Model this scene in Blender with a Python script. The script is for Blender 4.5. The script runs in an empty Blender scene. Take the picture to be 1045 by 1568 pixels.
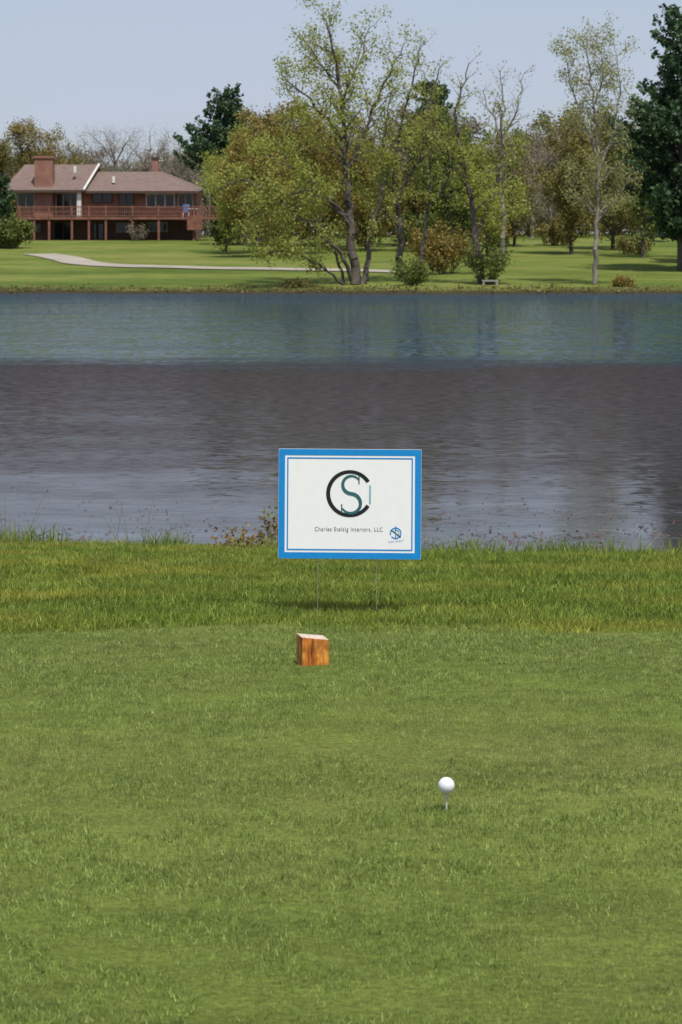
import bpy, math, random, bmesh
import numpy as np
from mathutils import Vector, Matrix
rng=np.random.default_rng(7); random.seed(7)
S=bpy.context.scene
F=3500.0; CX=522.5; HY=380.0; CH=2.6     # lens geometry used to survey real positions
def P(px,py,d): return np.array([(px-CX)*d/F, d, CH-(py-HY)*d/F])
# ---------------------------------------------------------------- terrain
PY=[-60,0,4,6,8.2,9.2,9.7,12,13.2,14,14.7,15.7,17,25,120,129,130,130.5,132,140,150,160,175,190,205,250,400,3000]
PZ=[1.3,1.2,1.17,1.14,1.10,1.06,1.03,0.90,0.80,0.70,0.42,0.0,-0.5,-1.5,-1.5,-0.4,0.0,0.25,0.36,0.68,1.1,1.55,2.1,2.76,3.36,4.2,5,5]
def gz(x,y):
    x=np.asarray(x,float);y=np.asarray(y,float)
    near=(0.15*np.clip(x,-12,12)+.07*np.sin(x*2.1)+.05*np.sin(x*5.3+1))*np.clip((y-9)/4,0,1)*(y<60)
    far=(1.0*np.sin(x*0.11+1)+0.5*np.sin(x*0.37)+.3*np.sin(x*0.9))*(y>100)*np.clip((180-y)/40,0,1)
    z=np.interp(y+near+far,PY,PZ)
    und=0.008*np.sin(x*1.7+y*0.9)+0.006*np.sin(x*0.6-y*2.3)
    und=und+np.where((y>9.3)&(y<20),0.02*np.sin(y*5+x*.35),0)
    return z+und*(y<60)
# ---------------------------------------------------------------- helpers
def mat(name):
    m=bpy.data.materials.new(name); m.use_nodes=True
    nt=m.node_tree; nt.nodes.clear()
    o=nt.nodes.new('ShaderNodeOutputMaterial'); b=nt.nodes.new('ShaderNodeBsdfPrincipled')
    nt.links.new(b.outputs[0],o.inputs[0]); return m,nt,b,o
def N(nt,t,**kw):
    n=nt.nodes.new(t)
    for k,v in kw.items(): setattr(n,k,v)
    return n
def noise(nt,scale,detail=4,vec=None,rough=0.55):
    n=N(nt,'ShaderNodeTexNoise'); n.inputs['Scale'].default_value=scale; n.inputs['Detail'].default_value=detail; n.inputs['Roughness'].default_value=rough
    if vec is not None: nt.links.new(vec,n.inputs['Vector'])
    return n
def ramp(nt,fac,stops):
    r=N(nt,'ShaderNodeValToRGB'); e=r.color_ramp.elements
    while len(e)<len(stops): e.new(0.5)
    for i,(p,c) in enumerate(stops):
        e[i].position=p; e[i].color=(c[0],c[1],c[2],1)
    nt.links.new(fac,r.inputs[0]); return r
def mixc(nt,fac,a,b,mode='MIX'):
    m=N(nt,'ShaderNodeMix',data_type='RGBA',blend_type=mode)
    for s,v in ((m.inputs[0],fac),(m.inputs[6],a),(m.inputs[7],b)):
        if isinstance(v,bpy.types.NodeSocket): nt.links.new(v,s)
        elif isinstance(v,(int,float)): s.default_value=v
        else: s.default_value=(*v,1)
    return m.outputs[2]
def math_(nt,op,a,b=None,c=None):
    n=N(nt,'ShaderNodeMath',operation=op)
    for i,v in enumerate((a,b,c)):
        if v is None: continue
        if isinstance(v,bpy.types.NodeSocket): nt.links.new(v,n.inputs[i])
        else: n.inputs[i].default_value=v
    return n.outputs[0]
def simple(name,col,rough=0.6,var=0.25,scale=8,metal=0,spec=0.4,bump=0.0):
    m,nt,b,o=mat(name)
    tc=N(nt,'ShaderNodeTexCoord')
    n=noise(nt,scale,5,tc.outputs['Object'])
    lo=[c*(1-var) for c in col]; hi=[min(1,c*(1+var)) for c in col]
    r=ramp(nt,n.outputs['Fac'],[(0.3,lo),(0.7,hi)])
    nt.links.new(r.outputs[0],b.inputs['Base Color'])
    b.inputs['Roughness'].default_value=rough; b.inputs['Metallic'].default_value=metal
    b.inputs['Specular IOR Level'].default_value=spec
    if bump:
        bp=N(nt,'ShaderNodeBump'); bp.inputs['Strength'].default_value=bump; bp.inputs['Distance'].default_value=0.01
        nt.links.new(n.outputs['Fac'],bp.inputs['Height']); nt.links.new(bp.outputs[0],b.inputs['Normal'])
    return m
def mesh_np(name,verts,faces_flat,nper,mats,matidx=None,attrs=None,smooth=False):
    me=bpy.data.meshes.new(name)
    verts=np.asarray(verts,np.float32).reshape(-1,3)
    loops=np.asarray(faces_flat,np.int32).ravel()
    nper=np.asarray(nper,np.int32)
    me.vertices.add(len(verts)); me.vertices.foreach_set('co',verts.ravel())
    me.loops.add(len(loops)); me.loops.foreach_set('vertex_index',loops)
    me.polygons.add(len(nper)); st=np.concatenate([[0],np.cumsum(nper)[:-1]]).astype(np.int32)
    me.polygons.foreach_set('loop_start',st)
    for m in mats: me.materials.append(m)
    if matidx is not None: me.polygons.foreach_set('material_index',np.asarray(matidx,np.int32))
    if smooth: me.polygons.foreach_set('use_smooth',np.ones(len(nper),bool))
    if attrs:
        for k,v in attrs.items():
            a=me.attributes.new(k,'FLOAT','POINT'); a.data.foreach_set('value',np.asarray(v,np.float32))
    me.update(calc_edges=True); me.validate(); return me
def obj(name,me,parent=None,loc=(0,0,0),coll=None):
    o=bpy.data.objects.new(name,me); o.location=loc
    (coll or S.collection).objects.link(o)
    if parent: o.parent=parent
    return o
def empty(name,loc=(0,0,0)):
    o=bpy.data.objects.new(name,None); o.location=loc; o.empty_display_size=.2; S.collection.objects.link(o); return o
def box(name,x0,x1,y0,y1,z0,z1,m,parent=None,bevel=0):
    v=[(x,y,z) for x in(x0,x1) for y in(y0,y1) for z in(z0,z1)]
    f=[(0,1,3,2),(4,6,7,5),(0,4,5,1),(2,3,7,6),(0,2,6,4),(1,5,7,3)]
    me=bpy.data.meshes.new(name); me.from_pydata(v,[],f); me.materials.append(m); me.update()
    o=obj(name,me,parent)
    if bevel:
        b=o.modifiers.new('b','BEVEL'); b.width=bevel; b.segments=2
    return o
def poly(name,v,f,m,parent=None):
    me=bpy.data.meshes.new(name); me.from_pydata([tuple(map(float,a)) for a in v],[],f); me.materials.append(m); me.update(); return obj(name,me,parent)

# ---------------------------------------------------------------- foliage materials
def foliage_mat(name,dark,light,dry=None,transl=0.35,worldscale=0.8,rough=0.55,stretch=None,dryamt=(0.5,0.75),fine=3.3,con=(.75,1.2)):
    m,nt,b,o=mat(name)
    at=N(nt,'ShaderNodeAttribute',attribute_name='rnd')
    r=ramp(nt,at.outputs['Fac'],[(0,dark),(1,light)])
    geo=N(nt,'ShaderNodeNewGeometry')
    vec=geo.outputs['Position']
    if stretch:
        mp=N(nt,'ShaderNodeMapping'); mp.inputs['Scale'].default_value=stretch; nt.links.new(vec,mp.inputs[0]); vec=mp.outputs[0]
    n=noise(nt,worldscale,5,vec,0.6)
    if dry is None: dry=[c*0.6 for c in dark]
    rr=ramp(nt,n.outputs['Fac'],[(dryamt[0],(0,0,0)),(dryamt[1],(.8,.8,.8))])
    c=mixc(nt,rr.outputs[0],r.outputs[0],dry)
    n2=noise(nt,worldscale*fine,4,vec,.65)
    r2=ramp(nt,n2.outputs['Fac'],[(0.33,(con[0],)*3),(0.67,(con[1],)*3)])
    c=mixc(nt,1.0,c,r2.outputs[0],'MULTIPLY')
    nt.links.new(c,b.inputs['Base Color']); b.inputs['Roughness'].default_value=rough; b.inputs['Specular IOR Level'].default_value=0.3
    t=N(nt,'ShaderNodeBsdfTranslucent'); nt.links.new(c,t.inputs[0])
    mx=N(nt,'ShaderNodeMixShader'); mx.inputs[0].default_value=transl
    nt.links.new(b.outputs[0],mx.inputs[1]); nt.links.new(t.outputs[0],mx.inputs[2]); nt.links.new(mx.outputs[0],o.inputs[0])
    return m
M_bark=simple('bark',(0.085,0.07,0.058),0.9,0.4,3)
M_barkgrey=simple('bark_grey',(0.20,0.175,0.145),0.9,0.35,3)
M_lime=foliage_mat('leaf_lime',(0.19,0.22,0.035),(0.46,0.48,0.11),(0.33,0.32,0.07),worldscale=.5,transl=.5)
M_pale=foliage_mat('leaf_pale',(0.24,0.25,0.08),(0.46,0.45,0.18),(0.34,0.28,0.12),worldscale=.5,transl=.5)
M_olive=foliage_mat('leaf_olive',(0.12,0.11,0.03),(0.28,0.25,0.07),(0.20,0.145,0.055),worldscale=.4)
M_orange=foliage_mat('leaf_orange',(0.17,0.125,0.03),(0.35,0.27,0.07),(0.20,0.20,0.05),worldscale=.4)
M_green=foliage_mat('leaf_green',(0.08,0.11,0.022),(0.21,0.26,0.06),(0.15,0.15,0.04),worldscale=.4)
M_pine=foliage_mat('needle',(0.02,0.045,0.02),(0.07,0.13,0.05),(0.035,0.07,0.03),transl=.2,worldscale=.6)
M_twig=foliage_mat('bud_brown',(0.19,0.16,0.12),(0.34,0.29,0.22),(0.24,0.19,0.14),worldscale=.4)

# ---------------------------------------------------------------- tree tools
class Tree:
    def __init__(s,seed): s.seg=[]; s.leaf=[]; s.r=random.Random(seed); s.n=np.random.default_rng(seed)
    def grow(s,p,d,L,r,lv,maxlv,up=0.05,wob=0.14,dens=1.0):
        R=s.r; n=max(3,int(L/0.45)) if lv<maxlv else 3
        st=L/n; px,py,pz=p; dx,dy,dz=d
        for i in range(n):
            dx+=R.gauss(0,wob);dy+=R.gauss(0,wob);dz+=R.gauss(0,wob)+up
            l=math.sqrt(dx*dx+dy*dy+dz*dz); dx/=l;dy/=l;dz/=l
            q=(px+dx*st,py+dy*st,pz+dz*st)
            ra=r*(1-0.8*i/n); rb=r*(1-0.8*(i+1)/n)
            s.seg.append((px,py,pz,q[0],q[1],q[2],ra,rb))
            if lv>=maxlv-1: s.leaf.append(q)
            if lv<maxlv and i>0:
                k=1 if R.random()<0.85*dens else 0
                if R.random()<0.45*dens: k+=1
                for _ in range(k):
                    a=R.uniform(0.45,1.05); u=Vector((R.gauss(0,1),R.gauss(0,1),R.gauss(0,1)))
                    dv=Vector((dx,dy,dz)); u=(u-u.dot(dv)*dv).normalized()
                    nd=(dv*math.cos(a)+u*math.sin(a))
                    s.grow(q,tuple(nd),L*R.uniform(.35,.6)*(1-.4*i/n),max(rb*.55,.008),lv+1,maxlv,up,wob,dens)
            px,py,pz=q
    def stem(s,pts,r0,r1,L0,L1,start=0.3,maxlv=2,every=0.5,up=0.08,dens=1.0,wob=.16):
        pts=[np.array(p,float) for p in pts]
        cum=[0]
        for a,b in zip(pts[:-1],pts[1:]): cum.append(cum[-1]+np.linalg.norm(b-a))
        T=cum[-1]; n=max(4,int(T/0.5)); ts=np.linspace(0,T,n+1)
        A=np.array(pts); X=np.stack([np.interp(ts,cum,A[:,k]) for k in range(3)],1)
        k=np.array([.25,.5,.25])
        for c in range(3): X[1:-1,c]=np.convolve(X[:,c],k,'valid')
        X[1:-1]+=s.n.normal(0,.06,(n-1,3))
        for i in range(n):
            f0=i/n; f1=(i+1)/n
            a=r0+(r1-r0)*f0**.8; b=r0+(r1-r0)*f1**.8
            s.seg.append((*X[i],*X[i+1],a,b))
            if f1>start:
                dv=Vector(X[i+1]-X[i]).normalized()
                m=0; e=.62/every
                while e>0:
                    m+=int(s.r.random()<e); e-=1
                for _ in range(m):
                    u=Vector((s.r.gauss(0,1),s.r.gauss(0,1),s.r.gauss(0,.5))); u=(u-u.dot(dv)*dv).normalized()
                    a2=s.r.uniform(.6,1.2); nd=dv*math.cos(a2)+u*math.sin(a2)
                    g=(f1-start)/(1-start); L=(L0+(L1-L0)*g)*s.r.uniform(.6,1.15)
                    s.grow(tuple(X[i+1]),tuple(nd),L,max(min(b*.5,.1),.02),0 if maxlv>2 else 1,maxlv if maxlv<=2 else 2,up,wob,dens)
    def add_leaves(s,per,size,sig,zmax=None,keep=1.0,elong=1.0):
        C=np.array(s.leaf)
        if zmax is not None:
            pr=np.clip(1-(C[:,2]-zmax[0])/(zmax[1]-zmax[0]),zmax[2],1); C=C[s.n.random(len(C))<pr]
        if keep<1: C=C[s.n.random(len(C))<keep]
        tone=np.repeat(s.n.random(len(C)),per)
        C=np.repeat(C,per,0)+s.n.normal(0,sig,(len(C)*per,3))
        n=len(C); sz=size*s.n.uniform(.6,1.3,n)
        a=s.n.normal(size=(n,3)); a/=np.linalg.norm(a,axis=1)[:,None]
        b=np.cross(a,s.n.normal(size=(n,3))); b/=np.linalg.norm(b,axis=1)[:,None]
        a*=sz[:,None]*.5*elong; b*=sz[:,None]*.38
        s.LV=np.stack([C-a,C+b,C+a,C-b],1).reshape(-1,3)
        s.LR=np.repeat(np.clip(tone*.5+s.n.random(n)*.5,0,1),4)
    def arrays(s,sides=5):
        G=np.array(s.seg) if s.seg else np.zeros((0,8))
        p0=G[:,0:3];p1=G[:,3:6];r0=G[:,6];r1=G[:,7]
        d=p1-p0; d/=np.maximum(np.linalg.norm(d,axis=1),1e-6)[:,None]
        ref=np.where(np.abs(d[:,2:3])<.9,np.array([[0,0,1.]]),np.array([[1.,0,0]]))
        u=np.cross(d,ref); u/=np.linalg.norm(u,axis=1)[:,None]; v=np.cross(d,u)
        ang=np.linspace(0,2*np.pi,sides,endpoint=False)
        c=np.cos(ang)[None,:,None]; sn=np.sin(ang)[None,:,None]
        ring=u[:,None,:]*c+v[:,None,:]*sn
        A=p0[:,None,:]+ring*r0[:,None,None]; B=p1[:,None,:]+ring*r1[:,None,None]
        V=np.concatenate([A,B],1).reshape(-1,3); m=len(G)
        base=(np.arange(m)*2*sides)[:,None]
        i=np.arange(sides); j=(i+1)%sides
        Fq=np.stack([base+i,base+j,base+sides+j,base+sides+i],2).reshape(-1,4)
        return V,Fq
    def mesh(s,name,bark,leafm,sides=5):
        V,Fq=s.arrays(sides); nb=len(V)
        LV=getattr(s,'LV',np.zeros((0,3))); LR=getattr(s,'LR',np.zeros(0))
        LF=np.arange(len(LV)).reshape(-1,4)+nb
        allV=np.concatenate([V,LV]); F_=np.concatenate([Fq,LF])
        mi=np.concatenate([np.zeros(len(Fq)),np.ones(len(LF))])
        rnd=np.concatenate([np.zeros(nb),LR])
        return mesh_np(name,allV,F_,np.full(len(F_),4),[bark,leafm],mi,{'rnd':rnd})
def px_tree(name,d,stems,leafm,bark,per,size,sig,seed,zmax=None,keep=1.0,dens=1.0,every=.36):
    t=Tree(seed)
    for pts,r0,r1,L0,L1,st in stems:
        w=[]
        for i,p in enumerate(pts):
            dd=p[2] if len(p)>2 else 0
            w.append(P(p[0],p[1],d+dd))
        t.stem(w,r0,r1,L0,L1,st,2,every,dens=dens)
    t.add_leaves(per,size,sig,zmax,keep)
    return obj(name,t.mesh(name,bark,leafm))
def auto_tree(seed,H,R,leafm,bark,per,size,sig,low=.12,maxlv=2,dens=1.0,keep=1.0,nl=None):
    t=Tree(seed); r=t.r
    t.stem([(0,0,-.3),(r.gauss(0,.15),r.gauss(0,.15),H*.4),(r.gauss(0,.4),r.gauss(0,.4),H*.95)],H*.018,.03,R*.5,R*.3,low,2,.4,dens=dens)
    nl=nl or 9
    for i in range(nl):
        f=r.uniform(low,.7); az=r.uniform(0,6.28); z=H*f
        out=R*r.uniform(.6,1.05)*(1-.45*abs(f-.35)); zz=min(H*.97,z+out*r.uniform(.35,1.1)+H*.1)
        e=(math.cos(az)*out,math.sin(az)*out,zz); m=(e[0]*.5,e[1]*.5,z+(zz-z)*.6)
        t.stem([(0,0,z),m,e],H*.008,.02,R*.42,R*.25,.2,2,.42,dens=dens)
    t.add_leaves(per,size,sig,None,keep)
    return t
def conifer(seed,H,R,low=.08,per=26,size=.26,irregular=.35,expo=.75):
    t=Tree(seed); r=t.r
    t.seg.append((0,0,-.3,0,0,H*.5,H*.022,H*.014)); t.seg.append((0,0,H*.5,0,0,H*.98,H*.014,.02))
    z=H*low
    while z<H*.98:
        g=(z/H-low)/(1-low); prof=(1-g)**expo*(.75+.25*math.sin(g*9+seed))
        if g<.12: prof*=.6+g*3
        for k in range(r.randint(4,6)):
            az=r.uniform(0,6.28); L=R*prof*r.uniform(1-irregular,1.1)+.25
            n=max(2,int(L/.4)); p=(0,0,z); sl=r.uniform(-.15,.25)+g*.5
            for i in range(n):
                f=(i+1)/n; q=(math.cos(az)*L*f,math.sin(az)*L*f,z+L*f*sl-.25*L*f*(1-f)+.12*L*f*f)
                t.seg.append((*p,*q,.05*(1-.8*(i/n)),.05*(1-.8*f))); p=q
                if f>.25 or L<1:
                    w=.35*L*(1-f*.6)
                    for _ in range(2+int(w*2.2)):
                        o=r.uniform(-w,w); t.leaf.append((q[0]-math.sin(az)*o,q[1]+math.cos(az)*o,q[2]+r.gauss(0,.06)))
        z+=r.uniform(.28,.5)
    t.add_leaves(per//4,size,(.15),None,1,1.3)
    return t
def place(name,t,bark,leafm,px,d):
    x=(px-CX)*d/F
    return obj(name,t.mesh(name,bark,leafm),None,(x,d,float(gz(x,d))))

# ---------------------------------------------------------------- ground sheet
xs=np.unique(np.concatenate([-np.geomspace(14,2500,22),np.arange(-13.5,13.6,.3),np.geomspace(14,2500,22),np.arange(-60,61,3.)]))
ys=np.unique(np.concatenate([[-400,-60,-20,-5],np.arange(0,18,.15),np.arange(18,125,6),np.arange(125,215,.8),[220,235,250,300,400,700,1500,3000]]))
XX,YY=np.meshgrid(xs,ys); ZZ=gz(XX,YY); nx=len(xs); ny=len(ys)
idx=np.arange(nx*ny).reshape(ny,nx)
Fq=np.stack([idx[:-1,:-1],idx[:-1,1:],idx[1:,1:],idx[1:,:-1]],2).reshape(-1,4)
m,nt,b,o=mat('ground_turf')
geo=N(nt,'ShaderNodeNewGeometry')
mp=N(nt,'ShaderNodeMapping'); mp.inputs['Scale'].default_value=(.35,1,1); nt.links.new(geo.outputs['Position'],mp.inputs[0])
n1=noise(nt,.13,7,mp.outputs[0],.65); n2=noise(nt,1.2,9,mp.outputs[0],.8); n3=noise(nt,55,3,geo.outputs['Position'],.7)
c=ramp(nt,n1.outputs['Fac'],[(.35,(.075,.11,.020)),(.5,(.12,.155,.032)),(.65,(.18,.19,.055))])
c2=ramp(nt,n2.outputs['Fac'],[(.3,(.55,.55,.55)),(.7,(1.4,1.4,1.3))])
cc=mixc(nt,1,c.outputs[0],c2.outputs[0],'MULTIPLY')
c3=ramp(nt,n3.outputs['Fac'],[(.3,(.6,.6,.6)),(.7,(1.3,1.3,1.3))])
cc=mixc(nt,1,cc,c3.outputs[0],'MULTIPLY')
sep=N(nt,'ShaderNodeSeparateXYZ'); nt.links.new(geo.outputs['Position'],sep.inputs[0])
mr=N(nt,'ShaderNodeMapRange'); mr.inputs['From Min'].default_value=.12; mr.inputs['From Max'].default_value=.42
zz_=math_(nt,'ADD',sep.outputs['Z'],math_(nt,'MULTIPLY',math_(nt,'SUBTRACT',n2.outputs['Fac'],.5),.5)); nt.links.new(zz_,mr.inputs[0])
cc=mixc(nt,mr.outputs[0],(.045,.036,.022),cc)
nt.links.new(cc,b.inputs['Base Color']); b.inputs['Roughness'].default_value=.95; b.inputs['Specular IOR Level'].default_value=.1
bp=N(nt,'ShaderNodeBump'); bp.inputs['Distance'].default_value=.15; bp.inputs['Strength'].default_value=.6; nt.links.new(n2.outputs['Fac'],bp.inputs['Height']); nt.links.new(bp.outputs[0],b.inputs['Normal'])
obj('ground',mesh_np('ground',np.stack([XX,YY,ZZ],2).reshape(-1,3),Fq,np.full(len(Fq),4),[m],smooth=True))

# ---------------------------------------------------------------- water: calm lee near the bank, mid zone darkened by cut reflection, wind-rippled far half tinted sky blue
m,nt,b,o=mat('lake_water'); nt.nodes.remove(b)
geo=N(nt,'ShaderNodeNewGeometry'); pos=geo.outputs['Position']
sep=N(nt,'ShaderNodeSeparateXYZ'); nt.links.new(pos,sep.inputs[0]); Y_=sep.outputs['Y']
def mapped(sc,scale,det,ro=.6):
    mp=N(nt,'ShaderNodeMapping'); mp.inputs['Scale'].default_value=sc; nt.links.new(pos,mp.inputs[0]); return noise(nt,scale,det,mp.outputs[0],ro)
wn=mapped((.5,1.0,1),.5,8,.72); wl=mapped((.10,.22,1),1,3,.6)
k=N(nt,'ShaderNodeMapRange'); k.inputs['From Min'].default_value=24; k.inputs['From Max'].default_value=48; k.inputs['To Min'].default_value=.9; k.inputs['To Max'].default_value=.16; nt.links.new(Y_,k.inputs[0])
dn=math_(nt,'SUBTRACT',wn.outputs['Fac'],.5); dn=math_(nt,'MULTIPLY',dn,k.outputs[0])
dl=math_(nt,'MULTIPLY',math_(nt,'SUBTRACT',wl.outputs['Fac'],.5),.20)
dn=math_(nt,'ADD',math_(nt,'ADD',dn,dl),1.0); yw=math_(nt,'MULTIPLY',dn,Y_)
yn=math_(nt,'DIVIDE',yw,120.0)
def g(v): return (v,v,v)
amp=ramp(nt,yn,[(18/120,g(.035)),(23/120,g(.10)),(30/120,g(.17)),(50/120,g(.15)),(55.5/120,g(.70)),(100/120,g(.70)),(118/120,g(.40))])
spec=ramp(nt,yn,[(18/120,g(1.0)),(22/120,g(.85)),(27/120,g(.40)),(36/120,g(.20)),(50/120,g(.15)),(55.5/120,g(.85)),(100/120,g(.85)),(118/120,g(.62))])  # reflection scaled by distance band, cut in the middle to darken the water
rn=mapped((.7,1.5,1),6,4)
sub=N(nt,'ShaderNodeVectorMath',operation='SUBTRACT'); nt.links.new(rn.outputs['Color'],sub.inputs[0]); sub.inputs[1].default_value=(.5,.5,.5)
ml=N(nt,'ShaderNodeVectorMath',operation='MULTIPLY'); nt.links.new(sub.outputs[0],ml.inputs[0]); ml.inputs[1].default_value=(1,1,0)
sc=N(nt,'ShaderNodeVectorMath',operation='SCALE'); nt.links.new(ml.outputs[0],sc.inputs[0]); nt.links.new(amp.outputs[0],sc.inputs['Scale'])
ad=N(nt,'ShaderNodeVectorMath',operation='ADD'); nt.links.new(sc.outputs[0],ad.inputs[0]); ad.inputs[1].default_value=(0,0,1)
no=N(nt,'ShaderNodeVectorMath',operation='NORMALIZE'); nt.links.new(ad.outputs[0],no.inputs[0])
gl=N(nt,'ShaderNodeBsdfGlossy'); gl.inputs['Roughness'].default_value=.04; nt.links.new(no.outputs[0],gl.inputs['Normal'])
df=N(nt,'ShaderNodeBsdfDiffuse')
dc=ramp(nt,yn,[(18/120,(.052,.049,.054)),(49/120,(.039,.036,.040)),(55.5/120,(.026,.058,.092)),(1,(.026,.060,.098))])  # far blue is reflected sky painted into the diffuse colour
facet_shade=ramp(nt,rn.outputs['Fac'],[(.35,g(.6)),(.65,g(1.45))])  # light and dark of the wavelets, painted into the diffuse colour
nt.links.new(mixc(nt,1,dc.outputs[0],facet_shade.outputs[0],'MULTIPLY'),df.inputs[0])
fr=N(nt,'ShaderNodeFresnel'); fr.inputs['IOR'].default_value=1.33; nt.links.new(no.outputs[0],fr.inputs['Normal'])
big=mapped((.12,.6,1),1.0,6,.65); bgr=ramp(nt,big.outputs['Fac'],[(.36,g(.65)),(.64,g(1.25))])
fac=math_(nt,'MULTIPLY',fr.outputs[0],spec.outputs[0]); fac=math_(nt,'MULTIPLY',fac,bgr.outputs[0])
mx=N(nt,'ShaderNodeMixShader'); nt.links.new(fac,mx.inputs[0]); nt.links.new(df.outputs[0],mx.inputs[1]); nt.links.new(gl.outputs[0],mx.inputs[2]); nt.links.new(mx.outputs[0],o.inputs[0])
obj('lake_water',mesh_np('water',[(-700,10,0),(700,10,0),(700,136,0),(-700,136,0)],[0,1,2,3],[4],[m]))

# ---------------------------------------------------------------- grass
def patch(name,R,n,h0,h1,w,lean,m,seed,seg2=False):
    g=np.random.default_rng(seed)
    rr=R*np.sqrt(g.random(n)); th=g.random(n)*6.283
    B=np.stack([rr*np.cos(th),rr*np.sin(th),np.full(n,-.004)],1)
    h=g.uniform(h0,h1,n); az=g.random(n)*6.283; ln=g.normal(0,lean,n)
    D=np.stack([np.cos(az)*ln,np.sin(az)*ln,np.ones(n)],1); D/=np.linalg.norm(D,axis=1)[:,None]
    a2=g.random(n)*6.283; W=np.stack([np.cos(a2),np.sin(a2),np.zeros(n)],1)*(w*g.uniform(.6,1.4,n)*.5)[:,None]
    rnd=g.random(n)**1.3
    if not seg2:
        V=np.stack([B-W,B+W,B+D*h[:,None]],1).reshape(-1,3)
        return mesh_np(name,V,np.arange(3*n),np.full(n,3),[m],None,{'rnd':np.repeat(rnd,3)})
    M=B+D*(h*.55)[:,None]; T=B+D*h[:,None]+np.stack([np.cos(az),np.sin(az),np.full(n,-.35)],1)*(h*g.uniform(.05,.45,n))[:,None]
    V=np.stack([B-W,B+W,M-W*.8,M+W*.8,T],1).reshape(-1,3)
    k=(np.arange(n)*5)[:,None]
    f=np.concatenate([k+np.array([0,1,3,2]),k+np.array([2,3,4])],1)
    return mesh_np(name,V,f.ravel(),np.tile([4,3],n),[m],None,{'rnd':np.repeat(rnd,5)})
def scatter(name,meshes,pts,smin=.85,smax=1.2):
    col=bpy.data.collections.new(name+'_tufts')
    for i,me in enumerate(meshes):
        o=bpy.data.objects.new(f'{name}_tuft_{i}',me); col.objects.link(o)
    me=bpy.data.meshes.new(name); me.from_pydata([tuple(p) for p in pts],[],[])
    a=me.attributes.new('yaw','FLOAT','POINT'); a.data.foreach_set('value',rng.random(len(pts)).astype(np.float32)*6.283)
    a=me.attributes.new('sc','FLOAT','POINT'); a.data.foreach_set('value',rng.uniform(smin,smax,len(pts)).astype(np.float32))
    o=obj(name,me)
    ng=bpy.data.node_groups.new(name+'_gn','GeometryNodeTree')
    ng.interface.new_socket('Geometry',in_out='INPUT',socket_type='NodeSocketGeometry'); ng.interface.new_socket('Geometry',in_out='OUTPUT',socket_type='NodeSocketGeometry')
    gi=ng.nodes.new('NodeGroupInput'); go=ng.nodes.new('NodeGroupOutput')
    ip=ng.nodes.new('GeometryNodeInstanceOnPoints'); ci=ng.nodes.new('GeometryNodeCollectionInfo')
    ci.inputs['Collection'].default_value=col; ci.inputs['Separate Children'].default_value=True; ci.inputs['Reset Children'].default_value=True
    ip.inputs['Pick Instance'].default_value=True
    ri=ng.nodes.new('FunctionNodeRandomValue'); ri.data_type='INT'
    for s in ri.inputs:
        if s.type=='INT' and s.name=='Min': s.default_value=0
        if s.type=='INT' and s.name=='Max': s.default_value=len(meshes)-1
    ro=[s for s in ri.outputs if s.type=='INT'][0]
    ya=ng.nodes.new('GeometryNodeInputNamedAttribute'); ya.data_type='FLOAT'; ya.inputs['Name'].default_value='yaw'
    sa=ng.nodes.new('GeometryNodeInputNamedAttribute'); sa.data_type='FLOAT'; sa.inputs['Name'].default_value='sc'
    cb=ng.nodes.new('ShaderNodeCombineXYZ')
    L=ng.links.new
    L(gi.outputs[0],ip.inputs['Points']); L(ci.outputs[0],ip.inputs['Instance']); L(ro,ip.inputs['Instance Index'])
    L(ya.outputs['Attribute'],cb.inputs['Z']); L(cb.outputs[0],ip.inputs['Rotation']); L(sa.outputs['Attribute'],ip.inputs['Scale']); L(ip.outputs[0],go.inputs[0])
    md=o.modifiers.new('scatter','NODES'); md.node_group=ng
    return o
def gridpts(x0,x1,y0,y1,s):
    X,Y=np.meshgrid(np.arange(x0,x1,s),np.arange(y0,y1,s)); return X.ravel()+rng.uniform(-.4,.4,X.size)*s, Y.ravel()+rng.uniform(-.4,.4,Y.size)*s
M_tee=foliage_mat('tee_grass',(.10,.165,.022),(.46,.55,.17),(.36,.37,.13),transl=.45,worldscale=1.3,dryamt=(.45,.75),fine=14,con=(.62,1.32))
M_rough=foliage_mat('rough_grass',(.09,.155,.018),(.36,.45,.08),(.44,.40,.07),transl=.42,worldscale=1.0,stretch=(.6,2.6,1),dryamt=(.46,.68),fine=7,con=(.55,1.3))
tp=[patch(f'tee_patch{i}',.25,3000,.008,.020,.0025,.95,M_tee,10+i) for i in range(5)]
X,Y=gridpts(-4.5,4.5,2.9,9.25,.29)
scatter('tee_grass',tp,np.stack([X,Y,gz(X,Y)],1),.75,1.2)
rp=[patch(f'rough_patch{i}',.28,1400,.03,.062,.0042,.6,M_rough,20+i,True) for i in range(4)]
X,Y=gridpts(-6,6,9.45,15.4,.25)
k=gz(X,Y)>.1; X=X[k];Y=Y[k]
scatter('rough_grass',rp,np.stack([X,Y,gz(X,Y)],1),.7,1.2)
M_bank=foliage_mat('bank_grass',(.09,.15,.022),(.34,.42,.10),(.40,.36,.15),transl=.45,worldscale=2.0,dryamt=(.52,.75))
bpm=[patch(f'bank_patch{i}',.10,80,.07,.17,.005,.4,M_bank,30+i,True) for i in range(4)]
X=rng.uniform(-7,7,800); Yl=13.9-.15*X+rng.normal(0,.28,800)
k=rng.random(800)<(.2+.8*(np.sin(X*2.3)+np.sin(X*5.1+1)+.6*np.sin(X*11)>.5)); X=X[k];Yl=Yl[k]
scatter('bank_grass',bpm,np.stack([X,Yl,gz(X,Yl)],1),.4,1.35)

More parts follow.
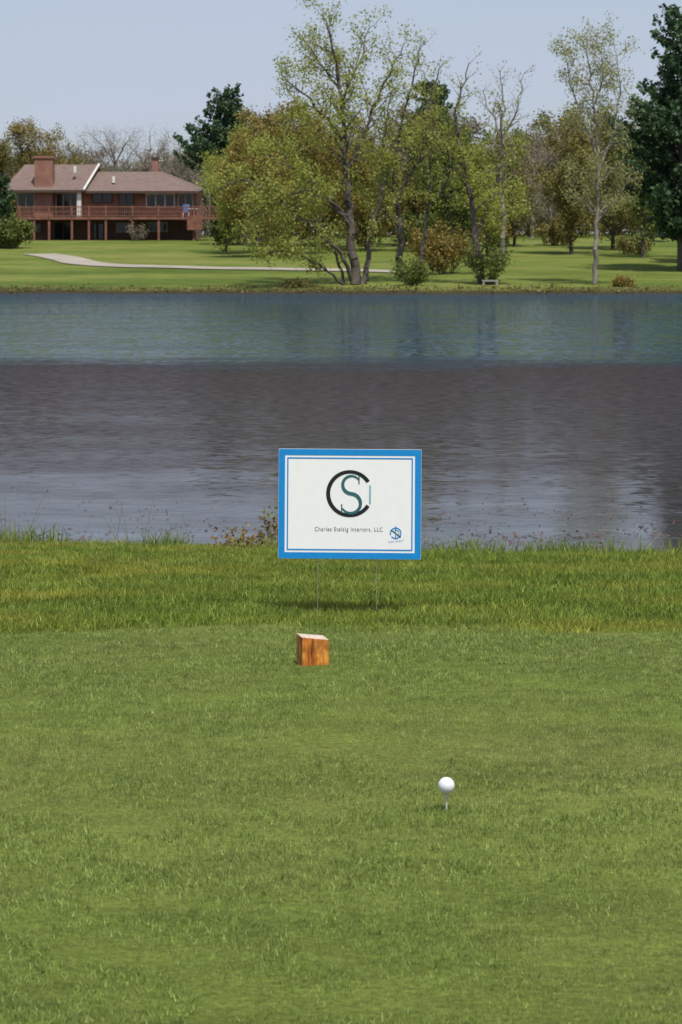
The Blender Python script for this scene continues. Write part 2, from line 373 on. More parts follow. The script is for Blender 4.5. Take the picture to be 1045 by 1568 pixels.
M_reed=simple('reed',(.20,.16,.08),.8,.4,20)
M_red=foliage_mat('dock_leaf',(.14,.08,.03),(.34,.21,.08),(.16,.22,.05),worldscale=6,dryamt=(.48,.58))
t=Tree(5)
def reed(x,y,h,lean):
    z=float(gz(x,y)); z=max(z,-.15); p=(x,y,z)
    for i in range(4):
        q=(p[0]+lean*h/4*(1+i*.5),p[1],p[2]+h/4); t.seg.append((*p,*q,.003-.0006*i,.0024-.0006*i)); p=q
for _ in range(90):
    px=random.choice([random.gauss(8,14),random.gauss(1010,28),random.gauss(200,50),random.gauss(560,250)]); d=random.uniform(14.6,15.8)
    reed((px-CX)*d/F,d,random.uniform(.3,.66),random.gauss(0,.2))
t.leaf=[(0,0,-9)]; t.add_leaves(1,.01,.001)
obj('margin_reeds',t.mesh('margin_reeds',M_reed,M_reed,4))
t=Tree(6)
for _ in range(34):
    px=random.gauss(385,26); d=random.uniform(13.6,14.1); x=(px-CX)*d/F
    t.grow((x,d,float(gz(x,d))),(random.gauss(0,.4),0,1),random.uniform(.07,.15),.003,2,2,.05,.15)
for _ in range(8):
    px=random.gauss(421,5); d=14.2; x=(px-CX)*d/F
    t.grow((x,d,float(gz(x,d))),(random.gauss(0,.1),0,1),random.uniform(.22,.31),.003,2,2,.05,.10)
t.add_leaves(7,.026,.024); obj('dock_plant',t.mesh('dock_plant',M_reed,M_red,4))
n=6000; xx=np.concatenate([rng.uniform(.3,4,3800),rng.uniform(-4.5,-1.0,2200)]); yy=18.0+np.abs(rng.normal(0,2.2,n))
cl=np.sin(xx*3+yy*2)+np.sin(xx*1.3-yy*3.1)+rng.normal(0,1.1,n); k=cl>.3; xx=xx[k];yy=yy[k];n=len(xx)
C=np.stack([xx,yy,np.full(n,.006)],1); a=rng.random(n)*6.283; s=rng.uniform(.008,.026,n)
A=np.stack([np.cos(a)*s,np.sin(a)*s,rng.uniform(0,.006,n)],1); B=np.stack([-np.sin(a)*s*.7,np.cos(a)*s*.7,rng.uniform(0,.006,n)],1)
M_lit=foliage_mat('litter',(.10,.045,.035),(.24,.14,.11),worldscale=3)
obj('floating_leaf_litter',mesh_np('litter',np.stack([C-A,C+B,C+A,C-B],1).reshape(-1,3),np.arange(4*n),np.full(n,4),[M_lit],None,{'rnd':np.repeat(rng.random(n),4)}))

# ---------------------------------------------------------------- yard sign
D=9.72; K=F/D
M_white=simple('sign_white',(.82,.82,.83),.35,.02,30); M_blue=simple('sign_blue',(.008,.23,.60),.35,.05,30)
M_black=simple('ink_black',(.012,.014,.016),.4,.1,30); M_grey_ink=simple('ink_grey',(.05,.05,.055),.4,.1,30); M_teal=simple('ink_teal',(.03,.12,.13),.4,.1,30); M_lteal=simple('ink_light_teal',(.18,.42,.46),.4,.1,30)
M_wire=simple('galvanised_wire',(.30,.32,.27),.5,.1,30,metal=.4)
sx=(535.5-CX)/K; zb=CH-(856-HY)/K; zt=CH-(688-HY)/K
sign=empty('yard_sign',(sx,D,zb)); W=.608; Hh=zt-zb
box('panel',-W/2,W/2,0,.006,0,Hh,M_white,sign)
u=1/K
def frame(name,x0,x1,z0,z1,t,m,y):
    v=[(x0,y,z0),(x1,y,z0),(x1,y,z1),(x0,y,z1),(x0+t,y,z0+t),(x1-t,y,z0+t),(x1-t,y,z1-t),(x0+t,y,z1-t)]
    return poly(name,v,[(0,1,5,4),(1,2,6,5),(2,3,7,6),(3,0,4,7)],m,sign)
e=.0008
frame('blue_border',-W/2+e,W/2-e,e,Hh-e,9.5*u,M_blue,-.001)
i2=13*u; frame('blue_inner_line',-W/2+i2,W/2-i2,i2,Hh-i2,2*u,M_blue,-.001)
def ribbon(name,pts,w,m,y=-.001):
    pts=np.array(pts,float); n=len(pts); tg=np.gradient(pts,axis=0)
    tg/=np.linalg.norm(tg,axis=1)[:,None]; nn=np.stack([-tg[:,1],tg[:,0]],1)
    w=np.broadcast_to(np.asarray(w,float),(n,))[:,None]/2
    a=pts+nn*w;b_=pts-nn*w
    v=[(p[0],y,p[1]) for p in a]+[(p[0],y,p[1]) for p in b_]
    return poly(name,v,[(i,i+1,n+i+1,n+i) for i in range(n-1)],m,sign)
def sp(px,py): return ((px-535.5)*u,(856-py)*u)
def arc(cx,cy,r,a0,a1,n=48): return [sp(cx+r*math.cos(math.radians(a)),cy-r*math.sin(math.radians(a))) for a in np.linspace(a0,a1,n)]
ca=np.linspace(33,327,60); ribbon('letter_c',arc(535.5,756,33.3,33,327,60),(5.2+1.0*np.abs(np.cos(np.radians(ca))))*u,M_black,-.0012)
Sx=np.array(arc(538,742.5,13.5,35,255,30)+arc(537,771,14.8,75,-150,34))
wS=np.interp(np.linspace(0,1,len(Sx)),[0,.15,.5,.85,1],[2.4,4.0,5.6,4.2,2.4])*u
ribbon('letter_s',Sx,wS,M_teal,-.0016)
ribbon('s_serif_top',[sp(549.5,729),sp(549.5,741)],1.8*u,M_teal,-.0018)
ribbon('s_serif_low',[sp(523,772),sp(523,785)],1.8*u,M_teal,-.0018)
ribbon('letter_i',[sp(566.5,743),sp(566.5,771)],2.6*u,M_lteal,-.0022)
def text(name,s,x0,x1,ybase,m,rot=0,y=-.0014,hs=1.05):
    cu=bpy.data.curves.new(name,'FONT'); cu.body=s; cu.space_character=1.15; cu.offset=-.006; o=bpy.data.objects.new(name,cu); S.collection.objects.link(o)
    bpy.context.view_layer.update()
    me=bpy.data.meshes.new_from_object(o.evaluated_get(bpy.context.evaluated_depsgraph_get())); bpy.data.objects.remove(o)
    xs_=[v.co.x for v in me.vertices]; w=max(xs_)-min(xs_); k=(x1-x0)*u/w; X0=min(xs_)
    for v in me.vertices: v.co=Vector(((v.co.x-X0)*k,0,v.co.y*k*hs))
    me.materials.clear(); me.materials.append(m)
    o=obj(name,me,sign,(sp(x0,ybase)[0],y,sp(x0,ybase)[1])); o.rotation_euler[1]=rot; return o
text('company_name','Charles Stelzig Interiors, LLC',482,586,813.5,M_grey_ink,hs=1.25)
ribbon('badge_ring',arc(606,816,8,200,-140,30),1.8*u,M_blue)
ribbon('badge_ring_b',arc(606,816,5,-60,120,20),1.6*u,M_lteal)
ribbon('badge_needle',[sp(599,811),sp(614,822)],1.3*u,M_black,-.0018)
ribbon('badge_needle_b',[sp(606,805),sp(606,824)],1.3*u,M_blue,-.0021)
text('badge_text','FORE SELECT',595,619,831,M_blue,rot=-.12)
tw=Tree(1)
for px in (487,577):
    x=(px-535.5)*u
    tw.seg.append((x,.003,-.30,x,.003,.0,.0012,.0012)); tw.seg.append((x,.0085,.0,x,.0085,.2,.0012,.0012))
V,Fq=tw.arrays(8); obj('wire_stake',mesh_np('wire_stake',V,Fq,np.full(len(Fq),4),[M_wire],smooth=True),sign)
sign.rotation_euler=(math.radians(-1.5),math.radians(.3),math.radians(-1.5))

# ---------------------------------------------------------------- wooden tee marker
m,nt,b,o=mat('stained_wood'); tc=N(nt,'ShaderNodeTexCoord')
mp=N(nt,'ShaderNodeMapping'); mp.inputs['Scale'].default_value=(60,60,5); nt.links.new(tc.outputs['Object'],mp.inputs[0])
n1=noise(nt,1,6,mp.outputs[0],.7); n2=noise(nt,22,4,tc.outputs['Object'],.6)
c=ramp(nt,n1.outputs['Fac'],[(.34,(.14,.03,.008)),(.46,(.55,.17,.02)),(.6,(.75,.33,.06)),(.72,(.30,.06,.012))])
r2=ramp(nt,n2.outputs['Fac'],[(.4,(.55,.5,.5)),(.65,(1.1,1.1,1.1))])
nt.links.new(mixc(nt,1,c.outputs[0],r2.outputs[0],'MULTIPLY'),b.inputs['Base Color']); b.inputs['Roughness'].default_value=.5
bp=N(nt,'ShaderNodeBump'); bp.inputs['Distance'].default_value=.003; nt.links.new(n1.outputs['Fac'],bp.inputs['Height']); nt.links.new(bp.outputs[0],b.inputs['Normal'])
M_stain=m; M_cut=simple('cut_wood_end',(.50,.41,.34),.7,.35,60,bump=.4)
d=8.22; mk=empty('tee_marker',((479-CX)*d/F,d,float(gz(0,d))))
a=.050; hh=.099
v=[(-a,-a*.8,-.03),(a,-a*.8,-.03),(a,a*.8,-.03),(-a,a*.8,-.03),(-a,-a*.8,hh+.004),(a,-a*.8,hh-.009),(a,a*.8,hh-.006),(-a,a*.8,hh+.006)]
me=bpy.data.meshes.new('block'); me.from_pydata(v,[],[(0,3,2,1),(0,1,5,4),(1,2,6,5),(2,3,7,6),(3,0,4,7),(4,5,6,7)])
me.materials.append(M_stain); me.materials.append(M_cut); me.polygons[5].material_index=1
o=obj('block',me,mk); o.rotation_euler[2]=math.radians(16); bv=o.modifiers.new('b','BEVEL'); bv.width=.0025; bv.segments=2
# ---------------------------------------------------------------- golf ball on tee
d=5.97; bx=(684-CX)*d/F; bz=CH-(1203-HY)*d/F; R=.02135
me=bpy.data.meshes.new('golf_ball')
bm=bmesh.new(); bmesh.ops.create_icosphere(bm,subdivisions=6,radius=1)
nd=336; i=np.arange(nd)+.5; ph=np.arccos(1-2*i/nd); th=np.pi*(1+5**.5)*i
DC=np.stack([np.sin(ph)*np.cos(th),np.sin(ph)*np.sin(th),np.cos(ph)],1)
vv=np.array([v.co for v in bm.verts]); dist=np.arccos(np.clip((vv@DC.T).max(1),-1,1)); rd=.088
dep=np.where(dist<rd,(1-(dist/rd)**2)*.035,0); vv=vv*(1-dep)[:,None]*R
for v,c_ in zip(bm.verts,vv): v.co=c_
for f in bm.faces: f.smooth=True
bm.to_mesh(me); bm.free()
me.materials.append(simple('ball_white',(.70,.71,.75),.25,.03,40)); gbp=empty('golf_ball',(bx,d,bz)); obj('ball',me,gbp)
M_tee_w=simple('tee_wood',(.62,.58,.50),.5,.1,40)
prof=[(.0022,-.035),(.0024,.016),(.003,.026),(.0055,.034),(.0062,.0365),(.004,.0365)]
vs=[];fs=[];ns=16
for r_,z_ in prof:
    for k in range(ns): vs.append((r_*math.cos(k*6.2832/ns),r_*math.sin(k*6.2832/ns),z_))
for j in range(len(prof)-1):
    for k in range(ns): fs.append((j*ns+k,j*ns+(k+1)%ns,(j+1)*ns+(k+1)%ns,(j+1)*ns+k))
tee=poly('golf_tee',vs,fs,M_tee_w); tee.location=(bx,d,bz-R-.0365+.0012)
for p in tee.data.polygons: p.use_smooth=True

# ---------------------------------------------------------------- brick house
HD=205.0
def hx(px,d=HD): return (px-CX)*d/F
def hz(py,d=HD): return CH-(py-HY)*d/F
def brick(name,c1,c2,mo):
    m,nt,b,o=mat(name); tc=N(nt,'ShaderNodeTexCoord'); mp=N(nt,'ShaderNodeMapping'); mp.inputs['Rotation'].default_value=(math.pi/2,0,0)
    nt.links.new(tc.outputs['Object'],mp.inputs[0]); br=N(nt,'ShaderNodeTexBrick'); nt.links.new(mp.outputs[0],br.inputs[0])
    br.inputs['Color1'].default_value=(*c1,1);br.inputs['Color2'].default_value=(*c2,1);br.inputs['Mortar'].default_value=(*mo,1)
    br.inputs['Scale'].default_value=1; br.inputs['Brick Width'].default_value=.24;br.inputs['Row Height'].default_value=.08;br.inputs['Mortar Size'].default_value=.01
    n=noise(nt,.9,5,tc.outputs['Object']); r=ramp(nt,n.outputs['Fac'],[(.3,(.7,.7,.7)),(.7,(1.25,1.25,1.25))])
    nt.links.new(mixc(nt,1,br.outputs['Color'],r.outputs[0],'MULTIPLY'),b.inputs['Base Color']); b.inputs['Roughness'].default_value=.9; return m
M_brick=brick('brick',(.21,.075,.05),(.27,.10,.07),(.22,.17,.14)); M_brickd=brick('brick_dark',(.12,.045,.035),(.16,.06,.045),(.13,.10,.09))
m,nt,b,o=mat('roof_shingle'); tc=N(nt,'ShaderNodeTexCoord'); mp=N(nt,'ShaderNodeMapping'); mp.inputs['Scale'].default_value=(2,1,6); nt.links.new(tc.outputs['Object'],mp.inputs[0])
n1=noise(nt,1.2,6,mp.outputs[0],.7); r=ramp(nt,n1.outputs['Fac'],[(.3,(.115,.075,.064)),(.7,(.185,.133,.115))]); nt.links.new(r.outputs[0],b.inputs['Base Color']); b.inputs['Roughness'].default_value=.9; M_roof=m
M_deck=simple('deck_wood',(.19,.08,.055),.8,.3,2); M_trim=simple('white_trim',(.62,.60,.56),.6,.08,3); M_wf=simple('window_frame',(.36,.33,.30),.6,.1,3)
m,nt,b,o=mat('window_glass'); b.inputs['Base Color'].default_value=(.012,.014,.016,1); b.inputs['Roughness'].default_value=.08; M_glass=m
M_brown=simple('dark_fascia',(.07,.042,.034),.7,.2,2)
house=empty('brick_house',(0,0,0))
gb_=hz(367)-.5
WF=206.0
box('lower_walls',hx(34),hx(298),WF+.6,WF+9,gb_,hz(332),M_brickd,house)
box('upper_walls',hx(22),hx(300),WF,WF+9,hz(332)+.003,hz(290.5),M_brick,house)
def roof(name,pts,th=.18):
    v=[tuple(p) for p in pts]; o=poly(name,v,[(0,1,2,3)],M_roof,house); s=o.modifiers.new('s','SOLIDIFY'); s.thickness=th; s.offset=0; return o
def pr(px,py,d): return tuple(P(px,py,d))
roof('roof_front_left',[pr(4,292,204.2),pr(127,292,204.2),pr(151,253,210.5),pr(38,253,210.5)])
roof('roof_front_right',[pr(124,293.5,204.7),pr(306,293.5,204.7),pr(246,264,210.2),pr(140,264,210.2)])
roof('roof_hip_right',[pr(306,293.5,204.7),pr(312,289,216),pr(250,264.5,210.4),pr(246,264,210.2)])
roof('roof_back',[pr(38,253,210.5),pr(151,253,210.5),pr(170,287,217),pr(4,287,217)])
roof('roof_back_right',[pr(140,264,210.2),pr(246,264,210.2),pr(306,287,217),pr(140,287,217)])
poly('roof_gable_fill',[pr(127,293,204.6),pr(151,254,210.5),pr(150,290,216)],[(0,1,2)],M_brown,house)
poly('roof_hip_left',[pr(4,292,204.2),pr(38,253,210.5),pr(4,287,217)],[(0,1,2)],M_roof,house)
t=Tree(2); a=P(127.5,291,204.0); b_=P(151.5,251.5,210.4); t.seg=[(*a,*b_,.13,.13)]; V,Fq=t.arrays(4); obj('white_rake_board',mesh_np('rake',V,Fq,np.full(len(Fq),4),[M_trim]),house)
box('fascia_left',hx(5),hx(127),204.06,204.16,hz(294.3,204),hz(291,204),M_brown,house)
box('fascia_right',hx(128.5),hx(306),204.52,204.62,hz(295.4,204),hz(292.5,204),M_brown,house)
box('soffit',hx(8),hx(303),204.7,206.2,hz(292.8),hz(292.8)+.05,M_brown,house)
box('chimney_large',hx(53),hx(81),204.9,206.4,hz(332)+.01,hz(242),M_brick,house)
box('chimney_cap',hx(51.5),hx(82.5),204.8,206.5,hz(242)+.002,hz(238.5),M_brick,house)
box('chimney_small',hx(233,211),hx(243,211),210.6,211.4,hz(275,211),hz(243,211),M_brick,house)
box('chimney_small_cap',hx(232,211),hx(244,211),210.5,211.5,hz(243,211)+.002,hz(240.5,211),M_brown,house)
for px,py in ((175,272),(220,285),(116,256)):
    box('roof_vent',hx(px-2,207),hx(px+2,207),206.4,207,hz(py+8,207),hz(py-2,207),M_trim,house)
box('white_post',hx(119),hx(125.5),204.4,204.6,hz(331,204),hz(294.5,204),M_trim,house)
def window(x0,x1,y0,y1,pl,mull=1,fr=M_wf):
    X0,X1,Z0,Z1=hx(x0),hx(x1),hz(y1),hz(y0)
    box('glass',X0,X1,pl-.03,pl+.02,Z0,Z1,M_glass,house)
    t=.09
    box('frame_top',X0-t,X1+t,pl-.08,pl-.035,Z1,Z1+t,fr,house); box('frame_sill',X0-t,X1+t,pl-.10,pl-.033,Z0-t,Z0,fr,house)
    for k in range(mull+1):
        x=X0+(X1-X0)*k/mull; box('mullion',x-t/2,x+t/2,pl-.07,pl-.036,Z0+.002,Z1-.002,fr,house)
for a_ in ((25,50,295.5,317,WF,2),(84,117,296,330,WF,3),(140,170,296,309,WF,2,M_brown),(181,203,296,330,WF,2,M_brown),(223,266,297,316,WF,3,M_trim),(272,294,297,318,WF,2),
  (80,108,341,366,WF+.6,2,M_brown),(226,254,341,353,WF+.6,2),(176,200,342,354,WF+.6,2),(140,156,342,366,WF+.6,1,M_brown),(40,60,342,355,WF+.6,2,M_brown)): window(*a_)
DF=202.9; dx0,dx1=hx(26,DF),hx(347,DF); dz=hz(332,DF)
box('deck_floor',dx0,dx1,DF,WF-.01,dz-.22,dz,M_deck,house)
box('rail_top',dx0,dx1,DF-.04,DF+.06,dz+.86,dz+.95,M_deck,house); box('rail_mid',dx0,dx1,DF-.01,DF+.03,dz+.45,dz+.50,M_deck,house); box('rail_low',dx0,dx1,DF-.02,DF+.04,dz+.08,dz+.15,M_deck,house)
x=dx0
while x<dx1:
    box('baluster',x,x+.045,DF-.012,DF+.032,dz+.151,dz+.859,M_deck,house); x+=.17
for px in (30,52,75,110,136,162,203,243,297,344):
    X_=hx(px,DF); box('deck_post',X_-.09,X_+.09,DF+.07,DF+.25,gb_-.6,dz-.221,M_deck,house)
    box('rail_post',X_-.06,X_+.06,DF-.06,DF+.08,dz+.001,dz+1.02,M_deck,house)
box('deck_skirt',hx(287,DF),hx(311,DF),DF-.3,DF-.1,dz-1.15,dz+.1,M_deck,house)
M_cloth=simple('cushion_blue',(.08,.16,.32),.8,.1,5)
chair=empty('deck_chair',(hx(285,204),204.2,dz))
box('seat',-.3,.3,-.3,.3,.4,.48,M_cloth,chair); box('back',-.3,.3,.3,.36,.48,1.15,M_cloth,chair)
for a_ in (-.26,.26):
    for b_ in (-.26,.26): box('leg',a_-.03,a_+.03,b_-.03,b_+.03,0,.4,M_trim,chair)
tb=empty('deck_table',(hx(296,204),204.3,dz)); box('top',-.45,.45,-.4,.4,.72,.77,M_trim,tb)
for a_ in (-.35,.35): box('leg',a_-.03,a_+.03,-.03,.03,0,.72,M_trim,tb)

# ---------------------------------------------------------------- cart path
def ground_at(px,py):
    ds=np.linspace(131,215,2000); x=(px-CX)*ds/F; yy=HY+(CH-gz(x,ds))*F/ds
    d=ds[np.argmin(np.abs(yy-py))]; return (px-CX)*d/F,d
pp=[(60,389.5),(85,393),(108,398),(125,403),(160,406.5),(220,408.5),(300,410.5),(400,412),(500,413.5),(560,415),(640,418)]
W_=np.array([ground_at(*p) for p in pp]); tt_=np.linspace(0,len(W_)-1,160)
cx=np.interp(tt_,range(len(W_)),W_[:,0]); cy=np.interp(tt_,range(len(W_)),W_[:,1])
for _ in range(12): cx[1:-1]=(cx[:-2]+cx[2:]+cx[1:-1]*2)/4; cy[1:-1]=(cy[:-2]+cy[2:]+cy[1:-1]*2)/4
gx=np.gradient(cx);gy=np.gradient(cy);l=np.hypot(gx,gy); nxn=-gy/l;nyn=gx/l; w=1.35
rows=[]
for k in np.linspace(-w,w,5): X_=cx+nxn*k; Y_=cy+nyn*k; rows.append(np.stack([X_,Y_,gz(X_,Y_)+.06],1))
V=np.concatenate(rows); n=len(cx); Fp=[(r*n+i,r*n+i+1,(r+1)*n+i+1,(r+1)*n+i) for r in range(4) for i in range(n-1)]
poly('cart_path',V,Fp,simple('path_concrete',(.30,.265,.225),.9,.15,.5))

# ---------------------------------------------------------------- key trees on the far shore
px_tree('shore_cottonwood_tree',133.5,[
 ([(547,450),(541,400),(538,340),(531,270),(527,200),(521,130),(510,75),(500,32)],.34,.04,2.6,1.5,.42),
 ([(531,272),(556,205,.5),(585,140,1),(606,95,1),(618,68,1)],.15,.03,2.3,1.4,.2),
 ([(527,215),(492,170,-.5),(455,132,-1),(432,115,-1)],.14,.03,2.0,1.2,.2),
 ([(524,160),(545,110,1),(560,70,1.5),(566,42,1.5)],.10,.03,2.0,1.3,.15),
 ([(522,140),(490,95,1),(465,60,1.5)],.09,.03,1.9,1.3,.15),
 ([(529,230),(500,200,-1),(470,190,-1),(445,200,-1)],.08,.03,1.8,1.2,.15),
 ([(540,432),(522,384,-1),(475,345,-2),(425,300,-3),(370,272,-3),(338,288,-3)],.15,.03,2.0,1.2,.3),
 ([(538,442),(505,416,-1),(455,388,-2),(405,385,-3)],.11,.02,1.2,.7,.3),
 ([(538,350),(500,300,-1),(450,258,-2),(405,236,-2)],.13,.03,2.2,1.3,.25),
 ([(535,330),(480,290,-2),(430,300,-3),(385,330,-3)],.10,.03,1.8,1.2,.25),
 ([(520,360),(470,330,-1),(440,345,-2),(420,360,-2)],.08,.03,1.6,1.0,.25),
 ([(556,448),(562,390,1),(575,330,1),(592,270,1),(600,225,1)],.22,.04,2.2,1.2,.35),
 ([(530,450),(525,420,1),(508,370,1),(490,330,1)],.14,.03,1.6,1.0,.35)],
 M_lime,M_bark,9,.15,.25,101,zmax=(10,24,.7),keep=1)
px_tree('shore_maple_tree',137,[
 ([(612,422),(613,350),(602,290),(610,220),(625,150),(640,100),(646,70)],.25,.03,2.0,1.1,.3),
 ([(612,330),(588,262),(590,190),(600,140)],.13,.03,1.9,1.0,.2),
 ([(610,300),(648,232),(664,160),(672,105)],.13,.03,1.9,1.0,.2),
 ([(612,350),(580,310,-1),(568,290,-1)],.08,.02,1.6,1.0,.2)],
 M_lime,M_bark,6,.15,.22,102,zmax=(7,15,.25),keep=.9)
px_tree('shore_maple_tree',135,[
 ([(640,440),(646,385),(655,320),(660,255),(652,190),(662,130)],.16,.03,1.8,1.0,.35),
 ([(655,320),(685,280),(690,230)],.09,.02,1.5,.9,.2)],M_lime,M_bark,6,.15,.22,103,zmax=(6,14,.25),keep=.9)
px_tree('shore_willow_tree',134,[
 ([(738,438),(730,372),(719,300),(706,230),(696,170),(712,120),(718,98)],.26,.03,2.0,1.0,.35),
 ([(728,365),(758,292),(770,220),(766,160)],.13,.03,1.9,1.0,.25),
 ([(718,292),(694,250),(668,200),(660,160)],.12,.03,1.7,1.0,.25),
 ([(735,390),(755,340,-1),(790,320,-1)],.07,.02,1.5,.9,.2),
 ([(722,330),(750,300,-1),(785,290,-1)],.07,.02,1.5,.9,.2)],M_lime,M_bark,8,.15,.22,104,zmax=(7,13,.12),keep=.95)
px_tree('bare_locust_tree',150,[
 ([(770,390),(772,300),(768,220),(772,160),(766,110)],.2,.03,1.8,1.0,.3),([(770,220),(795,160),(803,112)],.09,.02,1.5,.8,.2),([(770,210),(748,165),(740,140)],.09,.02,1.4,.8,.2)],M_twig,M_barkgrey,1,.12,.15,105,keep=.3,every=.25)
px_tree('shore_birch_tree',134,[
 ([(911,436),(914,350),(918,280),(915,200),(906,130),(897,75)],.18,.03,1.9,1.0,.25),
 ([(917,262),(942,190),(952,130),(942,75)],.10,.02,1.7,.9,.15),
 ([(916,240),(888,175),(872,115),(862,70)],.10,.02,1.7,.9,.15),
 ([(914,330),(885,300),(870,270)],.06,.02,1.4,.8,.15),([(914,340),(945,300),(965,275)],.06,.02,1.4,.8,.15),
 ([(912,160),(925,100),(915,55)],.07,.02,1.5,.9,.1)],M_pale,M_barkgrey,8,.12,.22,106,keep=.9)
# ---------------------------------------------------------------- mid-distance trees
specs=[
 (440,168,76,176,M_orange,'budding_oak_tree',10,1),(500,178,62,188,M_orange,'budding_oak_tree',10,1),(395,200,60,170,M_orange,'budding_oak_tree',9,1),
 (345,232,45,176,M_lime,'maple_tree',8,.9),(375,200,50,192,M_lime,'maple_tree',9,1),
 (560,185,62,182,M_orange,'budding_oak_tree',9,1),(625,170,55,190,M_olive,'budding_oak_tree',10,1),(690,165,54,178,M_green,'maple_tree',9,1),
 (745,228,46,172,M_lime,'maple_tree',7,.9),(790,215,50,190,M_olive,'budding_oak_tree',6,.8),(845,178,50,205,M_twig,'bare_ash_tree',4,.9),(815,190,50,215,M_twig,'bare_ash_tree',4,.9),
 (875,185,55,176,M_olive,'budding_oak_tree',9,1),(940,172,62,184,M_olive,'budding_oak_tree',8,1),(985,205,50,170,M_green,'maple_tree',8,.9),
 (48,192,66,236,M_orange,'budding_oak_tree',8,1),(105,226,45,240,M_olive,'budding_oak_tree',7,1),(5,215,45,232,M_olive,'budding_oak_tree',7,1),
 (178,198,56,255,M_twig,'bare_ash_tree',3,.8),(228,194,56,250,M_twig,'bare_ash_tree',3,.8),(280,216,48,248,M_twig,'bare_ash_tree',3,.8),(135,213,45,262,M_twig,'bare_ash_tree',3,.8),
 (318,250,38,215,M_twig,'bare_ash_tree',3,.8),(1110,180,70,170,M_olive,'budding_oak_tree',7,1),(-90,200,70,230,M_olive,'budding_oak_tree',7,1)]
for i,(px,ty,rp_,d,lm,nm,per,kp) in enumerate(specs):
    x=(px-CX)*d/F; g0=float(gz(x,d)); H=CH-(ty-HY)*d/F-g0; R_=rp_*d/F
    tw_=lm is M_twig
    t=auto_tree(300+i,H,R_,lm,M_bark,per,.10 if tw_ else .19,.30,low=.10 if tw_ else .06,keep=kp,nl=14 if tw_ else 12)
    place(nm,t,M_barkgrey if tw_ else M_bark,lm,px,d)
for i,(px,ty,rp_,d,low,ex) in enumerate([(345,142,92,222,.1,.3),(1046,8,135,150,.12,.5),(1100,60,80,160,.1,.6),(662,130,50,200,.1,.4),(0,272,36,188,.02,.6),(708,200,40,186,.05,.45),(1000,185,60,200,.1,.5)]):
    x=(px-CX)*d/F; g0=float(gz(x,d)); H=CH-(ty-HY)*d/F-g0
    t=conifer(500+i,H,rp_*d/F,low,per=36,size=.30,expo=ex,irregular=.5)
    place('white_pine_tree',t,M_bark,M_pine,px,d)
def shrub(name,px,w,h,d,lm,seed,per=6,size=.14):
    t=Tree(seed); W2=w*d/F/2; H=h*d/F
    for k in range(26):
        a=t.r.uniform(0,6.28); rr=t.r.random()**.5*W2*.55
        t.grow((math.cos(a)*rr,math.sin(a)*rr,-.05),(math.cos(a)*.45,math.sin(a)*.45,1),H*t.r.uniform(.5,1.0)*(1-.35*rr/W2),.025,1,2,.02,.16)
    t.add_leaves(per,size,.14)
    x=(px-CX)*d/F; obj(name,t.mesh(name,M_bark,lm),None,(x,d,float(gz(x,d))))
for a_ in (('golden_shrub',680,62,84,146,M_orange,701,16,.16),('shore_shrub',630,34,38,132.5,M_green,702,9),('shore_shrub',748,32,60,134,M_green,703,9),('shore_shrub',955,44,12,132.5,M_orange,718,5),
 ('shore_shrub',455,60,9,132,M_olive,720,4),
 ('garden_shrub',350,62,36,196,M_green,706,12,.2),('garden_shrub',418,60,40,190,M_orange,707,8,.2),('garden_shrub',212,22,26,203,M_twig,708,3,.12),('garden_shrub',970,60,26,176,M_olive,709,9,.16),
 ('garden_shrub',14,34,50,186,M_green,710,12,.2),('garden_shrub',480,70,50,195,M_olive,713,10,.2),
 ('garden_shrub',560,80,55,190,M_olive,714,10,.2),('garden_shrub',640,70,60,185,M_green,715,10,.2),('garden_shrub',850,70,45,192,M_olive,716,10,.2),('garden_shrub',760,60,40,190,M_orange,717,10,.2)): shrub(*a_)
n=1500; xx=rng.uniform(-45,45,n); yy=130.5+rng.uniform(-.4,.9,n)-(1.0*np.sin(xx*0.11+1)+.5*np.sin(xx*.37)+.3*np.sin(xx*.9))
t=Tree(9); hgt=rng.uniform(.05,.35,n)*(.15+.85*np.clip(np.sin(xx*.7)+np.sin(xx*.23),0,1))
t.leaf=[(a,b_,max(0,float(gz(a,b_)))+h_*.5) for a,b_,h_ in zip(xx,yy,hgt)]; t.seg=[(0,131,0,0,131,.1,.01,.01)]
t.add_leaves(3,.16,.08); obj('shoreline_fringe',t.mesh('fringe',M_bark,M_olive))
# distant woodland and its understory (one named parent, linked variants)
tl=empty('distant_treeline')
vars_=[]
for i in range(6):
    lm=[M_olive,M_twig,M_olive,M_twig,M_green,M_twig][i]; t=auto_tree(800+i,13,4.0,lm,M_barkgrey,6,.26,.35,low=.04,keep=.9,nl=12)
    vars_.append(t.mesh(f'treeline_variant_{i}',M_barkgrey,lm))
for k in range(240):
    x=rng.uniform(-130,130); y=rng.uniform(255,330); o=obj('tree',vars_[rng.integers(6)],tl,(x,y,float(gz(x,y))-.2)); s=rng.uniform(.7,1.0)*(.8 if x<-12 else 1.12); o.scale=(s*1.2,s*1.2,s); o.rotation_euler[2]=rng.random()*6.28
for k in range(230):
    x=rng.uniform(-70,70); y=rng.uniform(218,250)
    if -42<x<-5: y+=15
    o=obj('thicket',vars_[rng.integers(6)],tl,(x,y,float(gz(x,y))-.3)); s=rng.uniform(.22,.48); o.scale=(s*2.0,s*1.5,s); o.rotation_euler[2]=rng.random()*6.28
M_grey=simple('weathered_wood',(.28,.27,.25),.8,.2,4)
d=131.6; x=(751-CX)*d/F; bn=empty('shore_bench',(x,d,float(gz(x,d))))
box('seat',-.45,.45,-.2,.2,.30,.38,M_grey,bn)
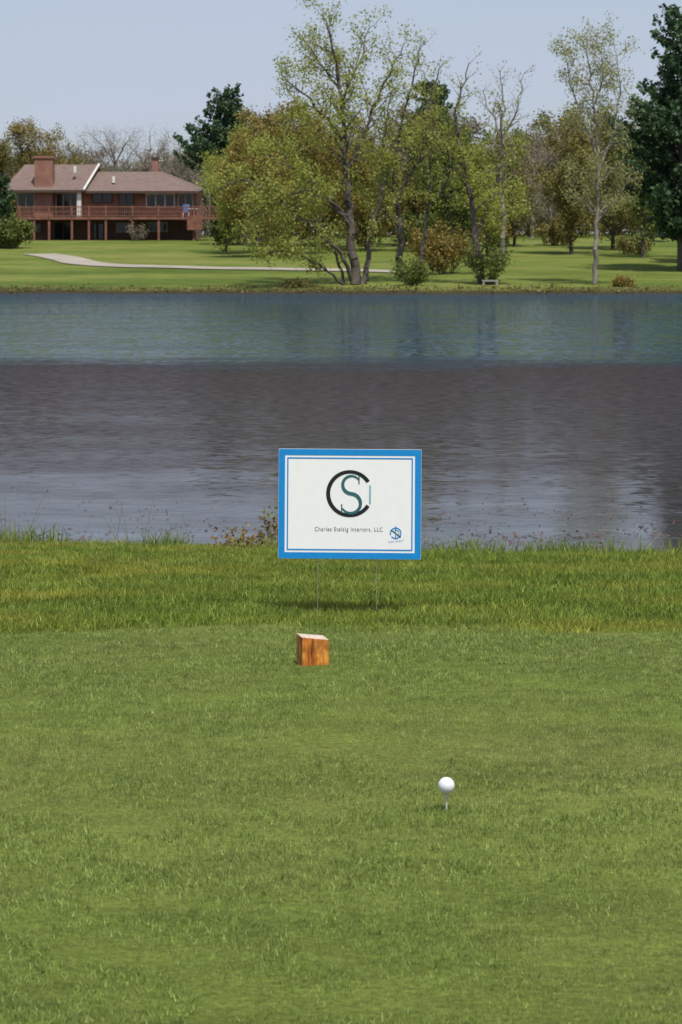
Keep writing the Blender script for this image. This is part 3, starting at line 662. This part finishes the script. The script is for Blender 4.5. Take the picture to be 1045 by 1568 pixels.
for a_ in (-.38,.38): box('leg',a_-.05,a_+.05,-.18,.18,-.1,.30,M_grey,bn)

# ---------------------------------------------------------------- light & sky
sv=Vector((.15,-.42,.90)).normalized()
el=math.asin(sv.z); az=math.atan2(sv.x,sv.y)
w=bpy.data.worlds.new('World'); S.world=w; w.use_nodes=True; nt=w.node_tree; nt.nodes.clear()
sk=nt.nodes.new('ShaderNodeTexSky'); sk.sky_type='NISHITA'; sk.sun_disc=False; sk.sun_elevation=el; sk.sun_rotation=az; sk.air_density=1.0; sk.dust_density=1.2; sk.ozone_density=2.0
bg=nt.nodes.new('ShaderNodeBackground'); bg.inputs[1].default_value=.115; ow=nt.nodes.new('ShaderNodeOutputWorld')
tc=nt.nodes.new('ShaderNodeTexCoord'); mp=nt.nodes.new('ShaderNodeMapping'); mp.inputs['Scale'].default_value=(1,1,11); nt.links.new(tc.outputs['Generated'],mp.inputs[0])
nn=noise(nt,2.2,7,mp.outputs[0],.6); rr=ramp(nt,nn.outputs['Fac'],[(.36,(.45,.45,.45)),(.66,(.92,.92,.92))])
c=mixc(nt,rr.outputs[0],sk.outputs[0],(4.5,5.0,6.2))
nt.links.new(c,bg.inputs[0]); nt.links.new(bg.outputs[0],ow.inputs[0])
sl=bpy.data.lights.new('sun','SUN'); sl.energy=4.8; sl.angle=math.radians(.5); sl.color=(1,.95,.86); so=bpy.data.objects.new('sun',sl); S.collection.objects.link(so)
so.rotation_euler=sv.to_track_quat('Z','Y').to_euler()
S.view_settings.view_transform='Standard'; S.view_settings.look='None'; S.view_settings.exposure=0
cd=bpy.data.cameras.new('camera'); co=bpy.data.objects.new('camera',cd); S.collection.objects.link(co); co.location=(0,0,CH); co.rotation_euler=(math.pi/2,0,0)
cd.sensor_fit='HORIZONTAL'; cd.sensor_width=36; cd.lens=F/1045*36; cd.shift_y=-(784-HY)/1045; cd.clip_end=6000; cd.clip_start=.1
cd.dof.use_dof=True; cd.dof.focus_distance=9.7; cd.dof.aperture_fstop=20
S.camera=co
